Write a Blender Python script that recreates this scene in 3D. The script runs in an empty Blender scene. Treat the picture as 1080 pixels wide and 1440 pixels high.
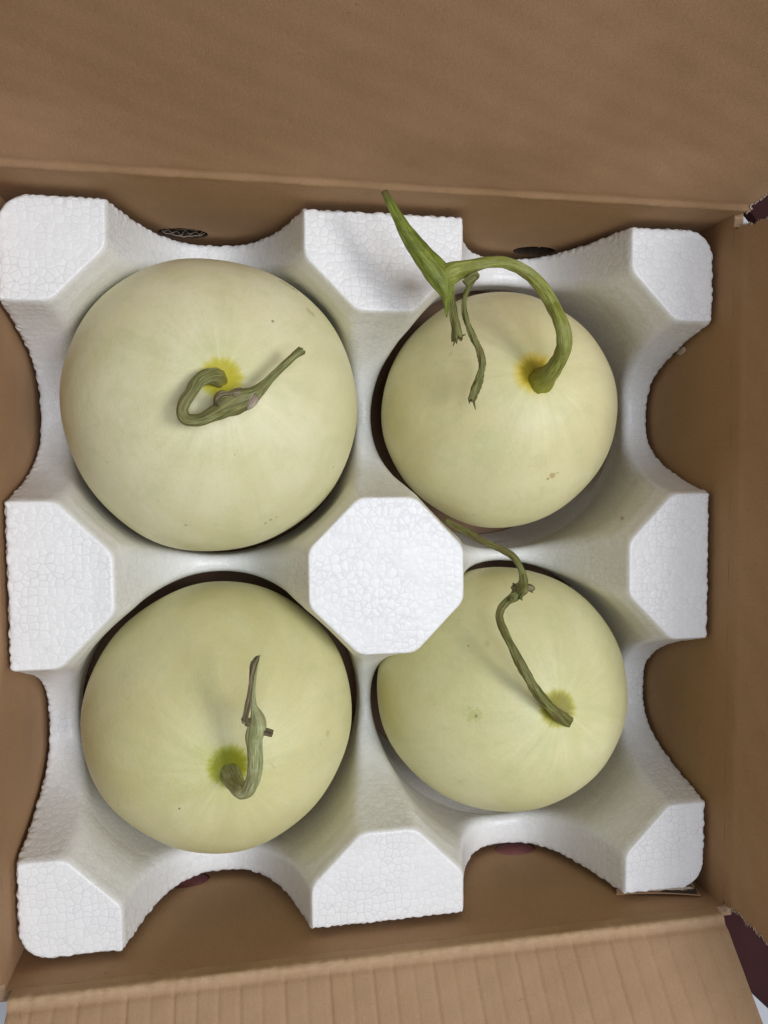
import bpy, bmesh, math, random
import numpy as np
from mathutils import Vector, Matrix

random.seed(7)
rng = np.random.default_rng(11)
S = 0.01                                   # everything below is worked out in centimetres
scene = bpy.context.scene
COL = scene.collection

# ------------------------------------------------------------------ camera
CAM = np.array([-6.0214, 4.4362, 32.2596])
EUL = (-.0502, -.1803, -.0064)
FPX = 1088.0
cd = bpy.data.cameras.new('camera')
cam = bpy.data.objects.new('camera', cd)
COL.objects.link(cam)
cam.location = CAM * S
cam.rotation_euler = EUL
cd.sensor_fit = 'VERTICAL'
cd.sensor_height = 36.0
cd.lens = 36.0 * FPX / 1440.0
cd.clip_start = 0.01
cd.clip_end = 100
scene.camera = cam

# ------------------------------------------------------------------ world and lamps
w = bpy.data.worlds.new('World')
scene.world = w
w.use_nodes = True
bg = w.node_tree.nodes['Background']
bg.inputs[0].default_value = (1.0, 0.87, 0.68, 1)
bg.inputs[1].default_value = 0.15


def lamp(name, loc, target, size, power, color):
    d = bpy.data.lights.new(name, 'AREA')
    d.shape = 'RECTANGLE'
    d.size, d.size_y = size
    d.energy = power
    d.color = color
    o = bpy.data.objects.new(name, d)
    COL.objects.link(o)
    o.location = loc
    o.rotation_euler = (Vector(target) - Vector(loc)).to_track_quat('-Z', 'Y').to_euler()


lamp('ceiling_lamp', (0.90, 0.02, 1.80), (0, 0, 0), (0.60, 0.46), 16.5, (0.95, 0.96, 1.0))
lamp('ceiling_panel', (0.25, -0.1, 2.0), (0, 0, 0), (1.0, 1.0), 22.0, (0.76, 0.845, 1.0))
scene.view_settings.view_transform = 'Standard'
scene.view_settings.look = 'None'
scene.view_settings.exposure = 0.0
scene.view_settings.gamma = 1.0

# ------------------------------------------------------------------ geometry helpers
Rm = np.array(Matrix.Identity(3))
from mathutils import Euler
Rm = np.array(Euler(EUL, 'XYZ').to_matrix())


def ray(px, py):
    return Rm @ np.array([(px - 540) / FPX, -(py - 720) / FPX, -1.0])


def P(px, py, z):
    d = ray(px, py)
    return CAM + d * ((z - CAM[2]) / d[2])


def on(px, py, h, c, r):
    """point at height h over the ball (c, r) seen in direction px, py"""
    d = ray(px, py)
    d = d / np.linalg.norm(d)
    c = np.array(c)
    oc = CAM - c
    b = oc @ d
    q = b * b - (oc @ oc - (r + h) ** 2)
    if q < 0:
        q = 0
    return CAM + d * (-b - math.sqrt(q))


def empty(name, loc, label, cat, group=None):
    o = bpy.data.objects.new(name, None)
    COL.objects.link(o)
    o.empty_display_size = 0.02
    o.location = Vector(loc) * S
    o['label'] = label
    o['category'] = cat
    if group:
        o['group'] = group
    return o


def world_loc(o):
    v = Vector((0, 0, 0))
    while o is not None:
        v += o.location
        o = o.parent
    return v


def mesh_obj(name, verts, faces, mats, parent=None, origin=None, smooth=True, mat_idx=None, uvs=None):
    """verts in cm, world space"""
    verts = np.asarray(verts, dtype=np.float64)
    if origin is None:
        origin = np.array(world_loc(parent)) / S if parent else np.zeros(3)
    origin = np.asarray(origin, dtype=float)
    me = bpy.data.meshes.new(name)
    me.from_pydata(((verts - origin) * S).tolist(), [], [list(map(int, f)) for f in faces])
    for m in (mats if isinstance(mats, (list, tuple)) else [mats]):
        me.materials.append(m)
    if mat_idx is not None:
        me.polygons.foreach_set('material_index', np.asarray(mat_idx, dtype=np.int32))
    if uvs is not None:
        uvs = np.asarray(uvs, dtype=np.float32)
        layer = me.uv_layers.new(name='uv')
        li = np.empty(len(me.loops), dtype=np.int32)
        me.loops.foreach_get('vertex_index', li)
        layer.data.foreach_set('uv', uvs[li].ravel())
    me.update()
    if smooth:
        me.polygons.foreach_set('use_smooth', np.ones(len(me.polygons), dtype=bool))
    o = bpy.data.objects.new(name, me)
    COL.objects.link(o)
    if parent:
        o.parent = parent
        o.location = Vector(origin * S) - world_loc(parent)
    else:
        o.location = Vector(origin * S)
    return o


def catmull(pts, n):
    pts = np.asarray(pts, dtype=float)
    p = np.vstack([2 * pts[0] - pts[1], pts, 2 * pts[-1] - pts[-2]])
    out = []
    for i in range(len(pts) - 1):
        a, b, c, d = p[i], p[i + 1], p[i + 2], p[i + 3]
        t = np.linspace(0, 1, n, endpoint=False)[:, None]
        out.append(0.5 * ((2 * b) + (-a + c) * t + (2 * a - 5 * b + 4 * c - d) * t ** 2 + (-a + 3 * b - 3 * c + d) * t ** 3))
    out.append(pts[-1:])
    return np.vstack(out)


def tube(name, pts, rad, mat, parent, segs=20, n=7, ribs=5, rib=0.08, twist=0.6, flat=1.0, rough=0.05, seed=1, ragged=0.0):
    """ribbed tapering stalk through pts (cm) with radii rad"""
    r_ = np.random.default_rng(seed)
    C = catmull(pts, n)
    R = catmull(np.asarray(rad, float)[:, None], n)[:, 0]
    R = np.maximum(R, 0.01)
    T = np.gradient(C, axis=0)
    T /= np.linalg.norm(T, axis=1)[:, None] + 1e-9
    up = np.array([0.2, 0.1, 1.0])
    N0 = up - (up @ T[0]) * T[0]
    N0 /= np.linalg.norm(N0)
    L = np.r_[0, np.cumsum(np.linalg.norm(np.diff(C, axis=0), axis=1))]
    verts, uvs, faces = [], [], []
    N = N0
    ph = r_.uniform(0, 6, 4)
    for i in range(len(C)):
        N = N - (N @ T[i]) * T[i]
        N /= np.linalg.norm(N)
        B = np.cross(T[i], N)
        for k in range(segs + 1):
            a = 2 * math.pi * k / segs
            m = 1 + rib * math.cos(ribs * (a + twist * L[i]) + ph[0]) + 0.4 * rib * math.cos((2 * ribs + 1) * (a + twist * L[i]) + ph[1])
            m *= 1 + rough * (math.sin(3.1 * L[i] + ph[2] + 2 * a) + 0.6 * math.sin(9.7 * L[i] + ph[3] - a)) * 0.6
            rr = R[i] * m
            v = C[i] + rr * (math.cos(a) * B + flat * math.sin(a) * N)
            if ragged and i == len(C) - 1:
                v = v + T[i] * r_.uniform(-ragged, ragged)
            verts.append(v)
            uvs.append((k / segs, L[i]))
    q = segs + 1
    for i in range(len(C) - 1):
        for k in range(segs):
            faces.append((i * q + k, i * q + k + 1, (i + 1) * q + k + 1, (i + 1) * q + k))
    for i, rev in ((0, True), (len(C) - 1, False)):
        ci = len(verts)
        verts.append(C[i] - T[i] * 0.04 * (1 if rev is False else -1))
        uvs.append((0.5, L[i]))
        for k in range(segs):
            a, b = i * q + k, i * q + k + 1
            faces.append((ci, b, a) if rev else (ci, a, b))
    return mesh_obj(name, verts, faces, mat, parent, uvs=uvs)


# ------------------------------------------------------------------ materials
class NT:
    def __init__(self, name):
        self.m = bpy.data.materials.new(name)
        self.m.use_nodes = True
        self.t = self.m.node_tree
        self.n = self.t.nodes
        self.b = self.n['Principled BSDF']

    def new(self, typ, **kw):
        nd = self.n.new(typ)
        for k, v in kw.items():
            if k.startswith('_'):
                setattr(nd, k[1:], v)
            else:
                nd.inputs[k.replace('__', ' ')].default_value = v
        return nd

    def link(self, a, b):
        self.t.links.new(a, b)

    def val(self, sock, v):
        if hasattr(v, 'is_linked') or hasattr(v, 'links'):
            self.link(v, sock)
        else:
            sock.default_value = v

    def math(self, op, a, b=0.0, c=0.0, clamp=False):
        nd = self.n.new('ShaderNodeMath')
        nd.operation = op
        nd.use_clamp = clamp
        for i, v in enumerate((a, b, c)):
            self.val(nd.inputs[i], v)
        return nd.outputs[0]

    def mix(self, f, a, b, mode='MIX'):
        nd = self.n.new('ShaderNodeMix')
        nd.data_type = 'RGBA'
        nd.blend_type = mode
        self.val(nd.inputs[0], f)
        for i, v in ((6, a), (7, b)):
            if isinstance(v, tuple):
                nd.inputs[i].default_value = (*v, 1) if len(v) == 3 else v
            else:
                self.link(v, nd.inputs[i])
        return nd.outputs[2]

    def noise(self, vec, scale, detail=4, rough=0.55, dist=0.0):
        nd = self.n.new('ShaderNodeTexNoise')
        nd.inputs['Scale'].default_value = scale
        nd.inputs['Detail'].default_value = detail
        nd.inputs['Roughness'].default_value = rough
        nd.inputs['Distortion'].default_value = dist
        if vec is not None:
            self.link(vec, nd.inputs['Vector'])
        return nd.outputs[0]

    def mapping(self, vec, scale=(1, 1, 1), loc=(0, 0, 0)):
        nd = self.n.new('ShaderNodeMapping')
        nd.inputs['Scale'].default_value = scale
        nd.inputs['Location'].default_value = loc
        self.link(vec, nd.inputs['Vector'])
        return nd.outputs[0]

    def ramp(self, f, a, b, lo=0.0, hi=1.0, smooth=True):
        nd = self.n.new('ShaderNodeMapRange')
        nd.interpolation_type = 'SMOOTHSTEP' if smooth else 'LINEAR'
        self.val(nd.inputs[0], f)
        for i, v in enumerate((a, b, lo, hi)):
            nd.inputs[i + 1].default_value = v
        return nd.outputs[0]

    def bump(self, h, strength, dist, normal=None):
        nd = self.n.new('ShaderNodeBump')
        nd.inputs['Strength'].default_value = strength
        nd.inputs['Distance'].default_value = dist
        self.link(h, nd.inputs['Height'])
        if normal is not None:
            self.link(normal, nd.inputs['Normal'])
        self.link(nd.outputs[0], self.b.inputs['Normal'])
        return nd.outputs[0]

    def coord(self, which='Object'):
        return self.n.new('ShaderNodeTexCoord').outputs[which]

    def color(self, c):
        self.val(self.b.inputs['Base Color'], c if not isinstance(c, tuple) else (*c, 1))


def kraft_mat(name, base, dark, crease=None, flute=0.35, period=0.85):
    """brown paper; uv is in centimetres: u along the fold, v away from it"""
    k = NT(name)
    uv = k.coord('UV')
    ob = k.coord('Object')
    fib = k.noise(k.mapping(uv, (9, 1.6, 1)), 2.2, 6, 0.65, 0.6)
    fib2 = k.noise(k.mapping(uv, (3, 14, 1)), 2.0, 5, 0.6, 0.4)
    blot = k.noise(ob, 22, 4, 0.6, 0.8)
    fine = k.noise(ob, 1500, 3, 0.6)
    c = k.mix(k.ramp(blot, 0.3, 0.72), dark, base)
    c = k.mix(k.math('MULTIPLY', k.ramp(fib, 0.42, 0.75), 0.35), c, tuple(x * 1.22 for x in base))
    c = k.mix(k.math('MULTIPLY', k.ramp(fib2, 0.55, 0.78), 0.30), c, tuple(x * 0.72 for x in base))
    c = k.mix(k.math('MULTIPLY', k.ramp(fine, 0.50, 0.72), 0.28), c, tuple(x * 1.25 for x in base))
    c = k.mix(k.math('MULTIPLY', k.ramp(fine, 0.50, 0.30), 0.25), c, tuple(x * 0.78 for x in base))
    hair = k.noise(k.mapping(uv, (5, 60, 1)), 1.4, 4, 0.7, 1.2)
    c = k.mix(k.math('MULTIPLY', k.ramp(hair, 0.60, 0.74), 0.35), c, tuple(x * 0.74 for x in base))
    dots = k.noise(ob, 420, 2, 0.5)
    c = k.mix(k.math('MULTIPLY', k.ramp(dots, 0.70, 0.78), 0.45), c, tuple(x * 0.55 for x in base))
    sc1 = k.noise(k.mapping(uv, (0.55, 0.09, 1), (3, 1, 0)), 1.0, 3, 0.5, 1.5)
    ln = k.ramp(k.math('ABSOLUTE', k.math('SUBTRACT', sc1, 0.5)), 0.0, 0.006, 1, 0)
    gate = k.ramp(k.noise(ob, 30, 3, 0.6), 0.50, 0.66)
    c = k.mix(k.math('MULTIPLY', k.math('MULTIPLY', ln, gate), 0.45), c, tuple(x * 1.25 for x in base))
    rub = k.ramp(k.noise(k.mapping(uv, (0.5, 1.4, 1)), 0.6, 6, 0.72, 0.9), 0.56, 0.78)
    c = k.mix(k.math('MULTIPLY', rub, 0.35), c, tuple(x * 0.80 for x in base))
    sep = k.n.new('ShaderNodeSeparateXYZ')
    k.link(uv, sep.inputs[0])
    if crease:
        v0, wd, col = crease
        dv = k.math('ABSOLUTE', k.math('SUBTRACT', sep.outputs[1], v0))
        wob = k.noise(k.mapping(uv, (0.8, 3.0, 1)), 2.5, 5, 0.7)
        f = k.math('MULTIPLY', k.ramp(dv, 0.0, wd, 1, 0), k.ramp(wob, 0.28, 0.62))
        c = k.mix(k.math('MULTIPLY', f, 0.75), c, col)
    k.color(c)
    ww = k.noise(k.mapping(uv, (0.3, 0.15, 1)), 1.0, 2)
    ph = k.math('ADD', k.math('MULTIPLY', sep.outputs[0], 2 * math.pi / period), k.math('MULTIPLY', ww, 1.6))
    fl = k.math('POWER', k.math('ABSOLUTE', k.math('SINE', k.math('MULTIPLY', ph, 0.5))), 0.22)
    h = k.math('ADD', k.math('MULTIPLY', fl, flute), k.math('ADD', k.math('MULTIPLY', fib, 0.35), k.math('MULTIPLY', fine, 0.16)))
    k.bump(h, 0.45, 0.0009)
    k.b.inputs['Roughness'].default_value = 0.75
    k.b.inputs['Specular IOR Level'].default_value = 0.25
    return k.m


KB, KD = (0.435, 0.266, 0.146), (0.395, 0.237, 0.127)
M_wall = kraft_mat('kraft_wall', KB, KD, None, 0.2)
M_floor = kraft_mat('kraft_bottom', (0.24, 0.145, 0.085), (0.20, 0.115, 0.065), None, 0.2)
M_flap = kraft_mat('kraft_flap', KB, KD, (0.60, 0.20, (0.50, 0.32, 0.175)), 0.15)
M_front = kraft_mat('kraft_front_flap', (0.46, 0.295, 0.168), (0.425, 0.267, 0.148), (0.60, 0.28, (0.60, 0.42, 0.25)), 0.25, 0.95)


def plain(name, col, rough=0.7, var=0.25, scale=60, bump=0.2, spec=0.3):
    k = NT(name)
    ob = k.coord()
    nz = k.noise(ob, scale, 5, 0.6)
    k.color(k.mix(k.ramp(nz, 0.3, 0.7), tuple(x * (1 - var) for x in col), tuple(min(1, x * (1 + var)) for x in col)))
    k.b.inputs['Roughness'].default_value = rough
    k.b.inputs['Specular IOR Level'].default_value = spec
    k.bump(k.noise(ob, scale * 12, 3), bump, 0.0004)
    return k.m


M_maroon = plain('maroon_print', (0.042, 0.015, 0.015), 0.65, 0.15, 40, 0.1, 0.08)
M_vent = plain('maroon_vent', (0.50, 0.22, 0.22), 0.6, 0.15, 120, 0.2)
M_edge = plain('raw_board_edge', (0.30, 0.19, 0.11), 0.85, 0.35, 500, 0.5)
M_flute_shade = plain('painted_flute_shade', (0.045, 0.028, 0.018), 0.95, 0.3, 400, 0.3)  # dark colour stands in for the shade inside the cut flutes
M_torn = plain('torn_paper', (0.58, 0.46, 0.36), 0.9, 0.2, 700, 0.6)
M_table = plain('grey_table', (0.52, 0.53, 0.56), 0.5, 0.06, 30, 0.05)


def foam_mat():
    """fused beads: faceted cells with fine seams, each bead a touch different"""
    k = NT('white_foam')
    ob = k.coord()
    wv = k.n.new('ShaderNodeVectorMath')
    wv.operation = 'ADD'
    nz = k.new('ShaderNodeTexNoise')
    nz.inputs['Scale'].default_value = 160
    k.link(ob, nz.inputs['Vector'])
    sc = k.n.new('ShaderNodeVectorMath')
    sc.operation = 'SCALE'
    sc.inputs['Scale'].default_value = 0.0012
    k.link(nz.outputs['Color'], sc.inputs[0])
    k.link(ob, wv.inputs[0])
    k.link(sc.outputs[0], wv.inputs[1])
    ve = k.n.new('ShaderNodeTexVoronoi')
    ve.feature = 'DISTANCE_TO_EDGE'
    vc = k.n.new('ShaderNodeTexVoronoi')
    for q in (ve, vc):
        q.inputs['Scale'].default_value = 300
        q.inputs['Randomness'].default_value = 0.72
        k.link(wv.outputs[0], q.inputs['Vector'])
    e = ve.outputs['Distance']
    seam = k.ramp(e, 0.0, 0.09, 1, 0)
    ring = k.math('MULTIPLY', k.ramp(e, 0.08, 0.16), k.ramp(e, 0.18, 0.30, 1, 0))
    sep = k.n.new('ShaderNodeSeparateColor')
    k.link(vc.outputs['Color'], sep.inputs[0])
    fl = k.new('ShaderNodeAttribute', _attribute_name='cut_face').outputs['Fac']
    cut = k.math('ADD', 0.62, k.math('MULTIPLY', fl, 0.38))
    c = k.mix(sep.outputs[0], (0.83, 0.815, 0.775), (0.875, 0.86, 0.82))
    c = k.mix(k.math('MULTIPLY', k.math('MULTIPLY', ring, cut), 0.40), c, (0.92, 0.91, 0.88))
    patch = k.math('MULTIPLY', k.ramp(k.noise(ob, 45, 3, 0.5), 0.38, 0.60, 0.12, 1.0), cut)
    c = k.mix(k.math('MULTIPLY', k.math('MULTIPLY', seam, patch), 0.50), c, (0.62, 0.61, 0.61))
    k.color(c)
    k.b.inputs['Roughness'].default_value = 0.38
    k.b.inputs['Specular IOR Level'].default_value = 0.5
    k.b.inputs['Subsurface Weight'].default_value = 0.10
    k.b.inputs['Subsurface Radius'].default_value = (1, 1, 1)
    k.b.inputs['Subsurface Scale'].default_value = 0.003
    h = k.math('ADD', k.math('MULTIPLY', k.ramp(e, 0.0, 0.30), cut), k.math('MULTIPLY', k.noise(ob, 900, 3, 0.6), 0.45))
    h = k.math('ADD', h, k.math('MULTIPLY', k.noise(ob, 260, 2, 0.5), 0.5))
    k.bump(h, 0.10, 0.0006)
    return k.m


M_foam = foam_mat()


def rind_mat(name, R, halo, base_a, base_b, spots, hr=(0.55, 1.35), green=(0.40, 0.43, 0.20)):
    """halo = (inner colour, outer colour); spots = (unit dir in local frame, radius cm, colour, strength)"""
    k = NT(name)
    ob = k.coord()
    cm = k.mapping(ob, (100, 100, 100))
    ln = k.n.new('ShaderNodeVectorMath')
    ln.operation = 'NORMALIZE'
    k.link(cm, ln.inputs[0])
    sp = k.n.new('ShaderNodeSeparateXYZ')
    k.link(ln.outputs[0], sp.inputs[0])
    ang = k.math('ARCCOSINE', sp.outputs[2])
    d = k.math('MULTIPLY', ang, R)                        # arc distance from the stem, cm
    big = k.noise(cm, 0.22, 4, 0.55, 0.8)
    mid = k.noise(cm, 0.9, 5, 0.6, 0.5)
    fine = k.noise(cm, 14, 4, 0.65)
    c = k.mix(k.ramp(big, 0.32, 0.68), base_a, base_b)
    c = k.mix(k.math('MULTIPLY', k.ramp(mid, 0.46, 0.72), 0.30), c, green)
    # meridian streaks
    az = k.math('ARCTAN2', sp.outputs[1], sp.outputs[0])
    cmb = k.n.new('ShaderNodeCombineXYZ')
    k.link(k.math('MULTIPLY', k.math('COSINE', az), 1.0), cmb.inputs[0])
    k.link(k.math('SINE', az), cmb.inputs[1])
    k.link(k.math('MULTIPLY', ang, 0.25), cmb.inputs[2])
    st = k.noise(cmb.outputs[0], 5.0, 5, 0.7, 0.2)
    c = k.mix(k.math('MULTIPLY', k.math('MULTIPLY', k.ramp(st, 0.48, 0.66), k.ramp(d, 0.8, 7.0, 1, 0.15)), 0.24), c, tuple(min(1, x * 1.18) for x in base_b))
    c = k.mix(k.math('MULTIPLY', k.ramp(st, 0.48, 0.34), 0.15), c, tuple(x * 0.86 for x in green))
    c = k.mix(k.math('MULTIPLY', k.ramp(fine, 0.54, 0.70), 0.24), c, tuple(x * 0.80 for x in green))
    pale = k.noise(cm, 6, 3, 0.6)
    c = k.mix(k.math('MULTIPLY', k.ramp(pale, 0.55, 0.75), 0.15), c, (0.78, 0.76, 0.60))
    sn = k.noise(k.mapping(cm, (1.0, 0.45, 1.0)), 1.7, 6, 0.75, 0.6)
    c = k.mix(k.math('MULTIPLY', k.math('MULTIPLY', k.ramp(sn, 0.635, 0.70), k.ramp(mid, 0.45, 0.6)), 0.40), c, (0.44, 0.33, 0.15))
    vn = k.noise(cm, 0.8, 5, 0.6, 2.0)
    c = k.mix(k.math('MULTIPLY', k.ramp(k.math('ABSOLUTE', k.math('SUBTRACT', vn, 0.5)), 0.0, 0.012, 1, 0), 0.16), c, (0.86, 0.84, 0.66))
    # freckles
    fr = k.n.new('ShaderNodeTexVoronoi')
    fr.inputs['Scale'].default_value = 0.42
    k.link(cm, fr.inputs['Vector'])
    c = k.mix(k.math('MULTIPLY', k.ramp(fr.outputs['Distance'], 0.012, 0.032, 1, 0), 0.55), c, (0.20, 0.16, 0.07))
    # halo about the stem
    dn = k.math('ADD', d, k.math('MULTIPLY', k.math('SUBTRACT', st, 0.5), 0.45))
    c = k.mix(k.math('MULTIPLY', k.ramp(dn, hr[0], hr[1] * 2.1, 1, 0), 0.22), c, (0.50, 0.52, 0.16))
    c = k.mix(k.math('MULTIPLY', k.ramp(dn, hr[0] * 0.8, hr[1], 1, 0), 0.88), c, halo[1])
    c = k.mix(k.math('MULTIPLY', k.ramp(dn, hr[0] * 0.6, hr[0] * 1.1, 1, 0), 0.92), c, halo[0])
    for (dr, rad, col, stg) in spots:
        q = k.n.new('ShaderNodeVectorMath')
        q.operation = 'DISTANCE'
        k.link(ln.outputs[0], q.inputs[0])
        q.inputs[1].default_value = tuple(dr)
        dd = k.math('ADD', k.math('MULTIPLY', q.outputs['Value'], R), k.math('MULTIPLY', k.math('SUBTRACT', k.noise(cm, 6, 3, 0.6), 0.5), rad * 2.2))
        c = k.mix(k.math('MULTIPLY', k.ramp(dd, rad * 0.45, rad, 1, 0), stg), c, col)
    k.color(c)
    k.b.inputs['Roughness'].default_value = 0.43
    k.b.inputs['Specular IOR Level'].default_value = 0.36
    k.b.inputs['Subsurface Weight'].default_value = 0.18
    k.b.inputs['Subsurface Radius'].default_value = (1.0, 0.9, 0.5)
    k.b.inputs['Subsurface Scale'].default_value = 0.003
    h = k.math('ADD', k.math('MULTIPLY', fine, 0.5), k.math('MULTIPLY', k.noise(cm, 3.0, 4, 0.6), 1.0))
    k.bump(h, 0.25, 0.0008)
    return k.m


def stalk_mat(name, a, b, dry, dry_amt=0.4, tip=None, streak=(0.4, 0.5), bump=0.5):
    """uv: u round the stalk, v along it in cm"""
    k = NT(name)
    uv = k.coord('UV')
    ob = k.coord()
    sp = k.n.new('ShaderNodeSeparateXYZ')
    k.link(uv, sp.inputs[0])
    th = k.math('MULTIPLY', sp.outputs[0], 2 * math.pi)
    cy = k.n.new('ShaderNodeCombineXYZ')
    k.link(k.math('COSINE', th), cy.inputs[0])
    k.link(k.math('SINE', th), cy.inputs[1])
    k.link(k.math('MULTIPLY', sp.outputs[1], 0.30), cy.inputs[2])
    s1 = k.noise(cy.outputs[0], 2.2, 5, 0.65, 0.3)
    s2 = k.noise(cy.outputs[0], 5.5, 4, 0.6, 0.2)
    bl = k.noise(ob, 110, 4, 0.6, 0.6)
    c = k.mix(k.ramp(s1, 0.36, 0.64), a, b)
    c = k.mix(k.math('MULTIPLY', k.ramp(s2, 0.52, 0.68), streak[0]), c, tuple(min(1, x * 1.7 + 0.01) for x in b))
    c = k.mix(k.math('MULTIPLY', k.ramp(s2, 0.48, 0.34), streak[1]), c, tuple(x * 0.35 for x in a))
    c = k.mix(k.math('MULTIPLY', k.ramp(bl, 0.48, 0.66), dry_amt), c, dry)
    if tip:
        sep = k.n.new('ShaderNodeSeparateXYZ')
        k.link(uv, sep.inputs[0])
        c = k.mix(k.ramp(k.math('ADD', sep.outputs[1], k.math('MULTIPLY', bl, 0.5)), tip[0], tip[1], 1, 0), c, tip[2])
    k.color(c)
    k.b.inputs['Roughness'].default_value = 0.55
    k.b.inputs['Specular IOR Level'].default_value = 0.35
    k.bump(k.math('ADD', k.math('ADD', s1, s2), k.math('MULTIPLY', k.noise(ob, 900, 3), 0.5)), bump, 0.0006)
    return k.m


# ------------------------------------------------------------------ table
TZ = -11.0
tb = mesh_obj('table_top', [(-90, -90, TZ), (90, -90, TZ), (90, 90, TZ), (-90, 90, TZ)], [(0, 1, 2, 3)], M_table)
tb['kind'] = 'structure'

# ------------------------------------------------------------------ the carton
BX, BY, TH, ZT, ZB = 15.45, 15.65, 0.45, 0.9, -10.5
box = empty('cardboard_box', (0, 0, TZ), 'open brown corrugated cardboard carton holding the white foam tray', 'box')


def wall(name, o, u, n, length, vents):
    """o: lower start corner on the inner face, u along, n outward"""
    o, u, n = (np.array(v, float) for v in (o, u, n))
    H = ZT - ZB
    bm = bmesh.new()

    def loop(pts):
        vs = [bm.verts.new((s, t, 0)) for s, t in pts]
        return [bm.edges.new((vs[i], vs[(i + 1) % len(vs)])) for i in range(len(vs))]
    ed = []
    outer = [(length * i / 24, 0) for i in range(24)] + [(length, H * i / 6) for i in range(6)] + \
            [(length - length * i / 24, H) for i in range(24)] + [(0, H - H * i / 6) for i in range(6)]
    ed += loop(outer)
    for (s, t, a, b) in vents:
        ed += loop([(s + a * math.cos(q), t + b * math.sin(q)) for q in np.linspace(0, 2 * math.pi, 33)[:-1]])
    bmesh.ops.triangle_fill(bm, use_beauty=True, edges=ed)
    bm.verts.index_update()
    st = np.array([v.co[:2] for v in bm.verts])
    tri = [[v.index for v in f.verts] for f in bm.faces]
    bnd = [(e.verts[0].index, e.verts[1].index) for e in bm.edges if e.is_boundary]
    bm.free()
    N = len(st)
    inner = o + st[:, :1] * u + st[:, 1:] * np.array([0, 0, 1.0])
    verts = np.vstack([inner, inner + n * TH])
    faces = tri + [[i + N for i in reversed(f)] for f in tri] + [(a, b, b + N, a + N) for a, b in bnd]
    mi = [0] * len(tri) + [1] * len(tri) + [3 if 0.3 < st[a_][0] < length - 0.3 and 0.3 < st[a_][1] < H - 0.3 else 2 for a_, b_ in bnd]  # vent-hole lips take the painted flute shade
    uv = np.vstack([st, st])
    w_ = mesh_obj(name, verts, faces, [M_wall, M_maroon, M_edge, M_flute_shade], box, smooth=False, mat_idx=mi, uvs=uv)
    bm = bmesh.new()
    bm.from_mesh(w_.data)
    bmesh.ops.recalc_face_normals(bm, faces=bm.faces)
    bm.to_mesh(w_.data)
    bm.free()
    return w_


LX = 2 * BX + 2 * TH - 0.01
x0 = -BX - TH
VZ = 4.55                                   # height of the vents over the carton floor
w_back = wall('wall', (x0, BY, ZB), (1, 0, 0), (0, 1, 0), LX, [(-8.6 - x0, VZ + .35, 1.15, 0.75), (8.75 - x0, VZ + .2, 1.1, 0.75)])
w_front = wall('wall', (x0, -BY, ZB), (1, 0, 0), (0, -1, 0), LX, [(-9.05 - x0, VZ - .25, 1.1, 0.72), (7.95 - x0, VZ - .2, 1.1, 0.72)])
w_left = wall('wall', (-BX, -BY, ZB), (0, 1, 0), (-1, 0, 0), 2 * BY, [])
w_right = wall('wall', (BX, -BY, ZB), (0, 1, 0), (1, 0, 0), 2 * BY, [])
for o_, l_ in ((w_back, 'brown inner wall with two torn vent holes'), (w_front, 'brown inner wall with two maroon vent tabs'),
               (w_left, 'lighter lit brown inner wall beside the large melon'), (w_right, 'darker brown inner wall with a pale crumb on it')):
    o_['label'] = l_
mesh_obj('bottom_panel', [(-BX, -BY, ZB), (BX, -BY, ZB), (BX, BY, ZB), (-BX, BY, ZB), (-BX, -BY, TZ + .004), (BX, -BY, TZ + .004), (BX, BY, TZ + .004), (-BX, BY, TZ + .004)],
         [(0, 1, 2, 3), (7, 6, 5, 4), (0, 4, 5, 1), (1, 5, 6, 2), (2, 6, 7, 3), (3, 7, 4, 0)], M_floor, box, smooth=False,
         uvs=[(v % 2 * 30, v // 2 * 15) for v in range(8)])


def vent_tab(c, n, a, b, tilt, mat, drop=0.0, label=None, inset=None):
    """small oval punched tab, hinged a little outward behind the wall"""
    c = np.array(c, float)
    n = np.array(n, float)
    u = np.cross([0, 0, 1.0], n)
    zz = np.array([0, 0, 1.0])
    t = math.radians(tilt)
    up = zz * math.cos(t) + n * math.sin(t)
    nn = n * math.cos(t) - zz * math.sin(t)
    base = c + n * ((TH + 0.03) if inset is None else inset) - zz * (b + drop)
    vs, fs = [], []
    K = 28
    for s in (0, 1):
        vs.append(base + up * b + nn * 0.18 * s)
        for i in range(K):
            q = 2 * math.pi * i / K
            vs.append(base + u * a * math.cos(q) + up * (b + b * math.sin(q)) + nn * 0.18 * s)
    for i in range(K):
        j = (i + 1) % K
        fs += [(0, 1 + i, 1 + j), (K + 1, K + 2 + j, K + 2 + i), (1 + i, K + 2 + i, K + 2 + j, 1 + j)]
    o = mesh_obj('vent_tab', vs, fs, mat, box, smooth=False)
    if label:
        o['label'] = label
    return o


vent_tab((-8.6, BY, ZB + VZ + .35), (0, 1, 0), 1.3, 0.85, 6, M_maroon, label='dark tab behind the torn vent hole')
vent_tab((8.35, BY, ZB + VZ + .2), (0, 1, 0), 1.15, 0.72, 30, M_maroon, 0.35, label='dark tab bent back from its open vent hole')
vent_tab((-9.05, -BY, ZB + VZ - .25), (0, -1, 0), 1.08, 0.70, 1, M_vent, inset=0.05)
vent_tab((7.95, -BY, ZB + VZ - .2), (0, -1, 0), 1.08, 0.70, 1, M_vent, inset=0.05)


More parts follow.
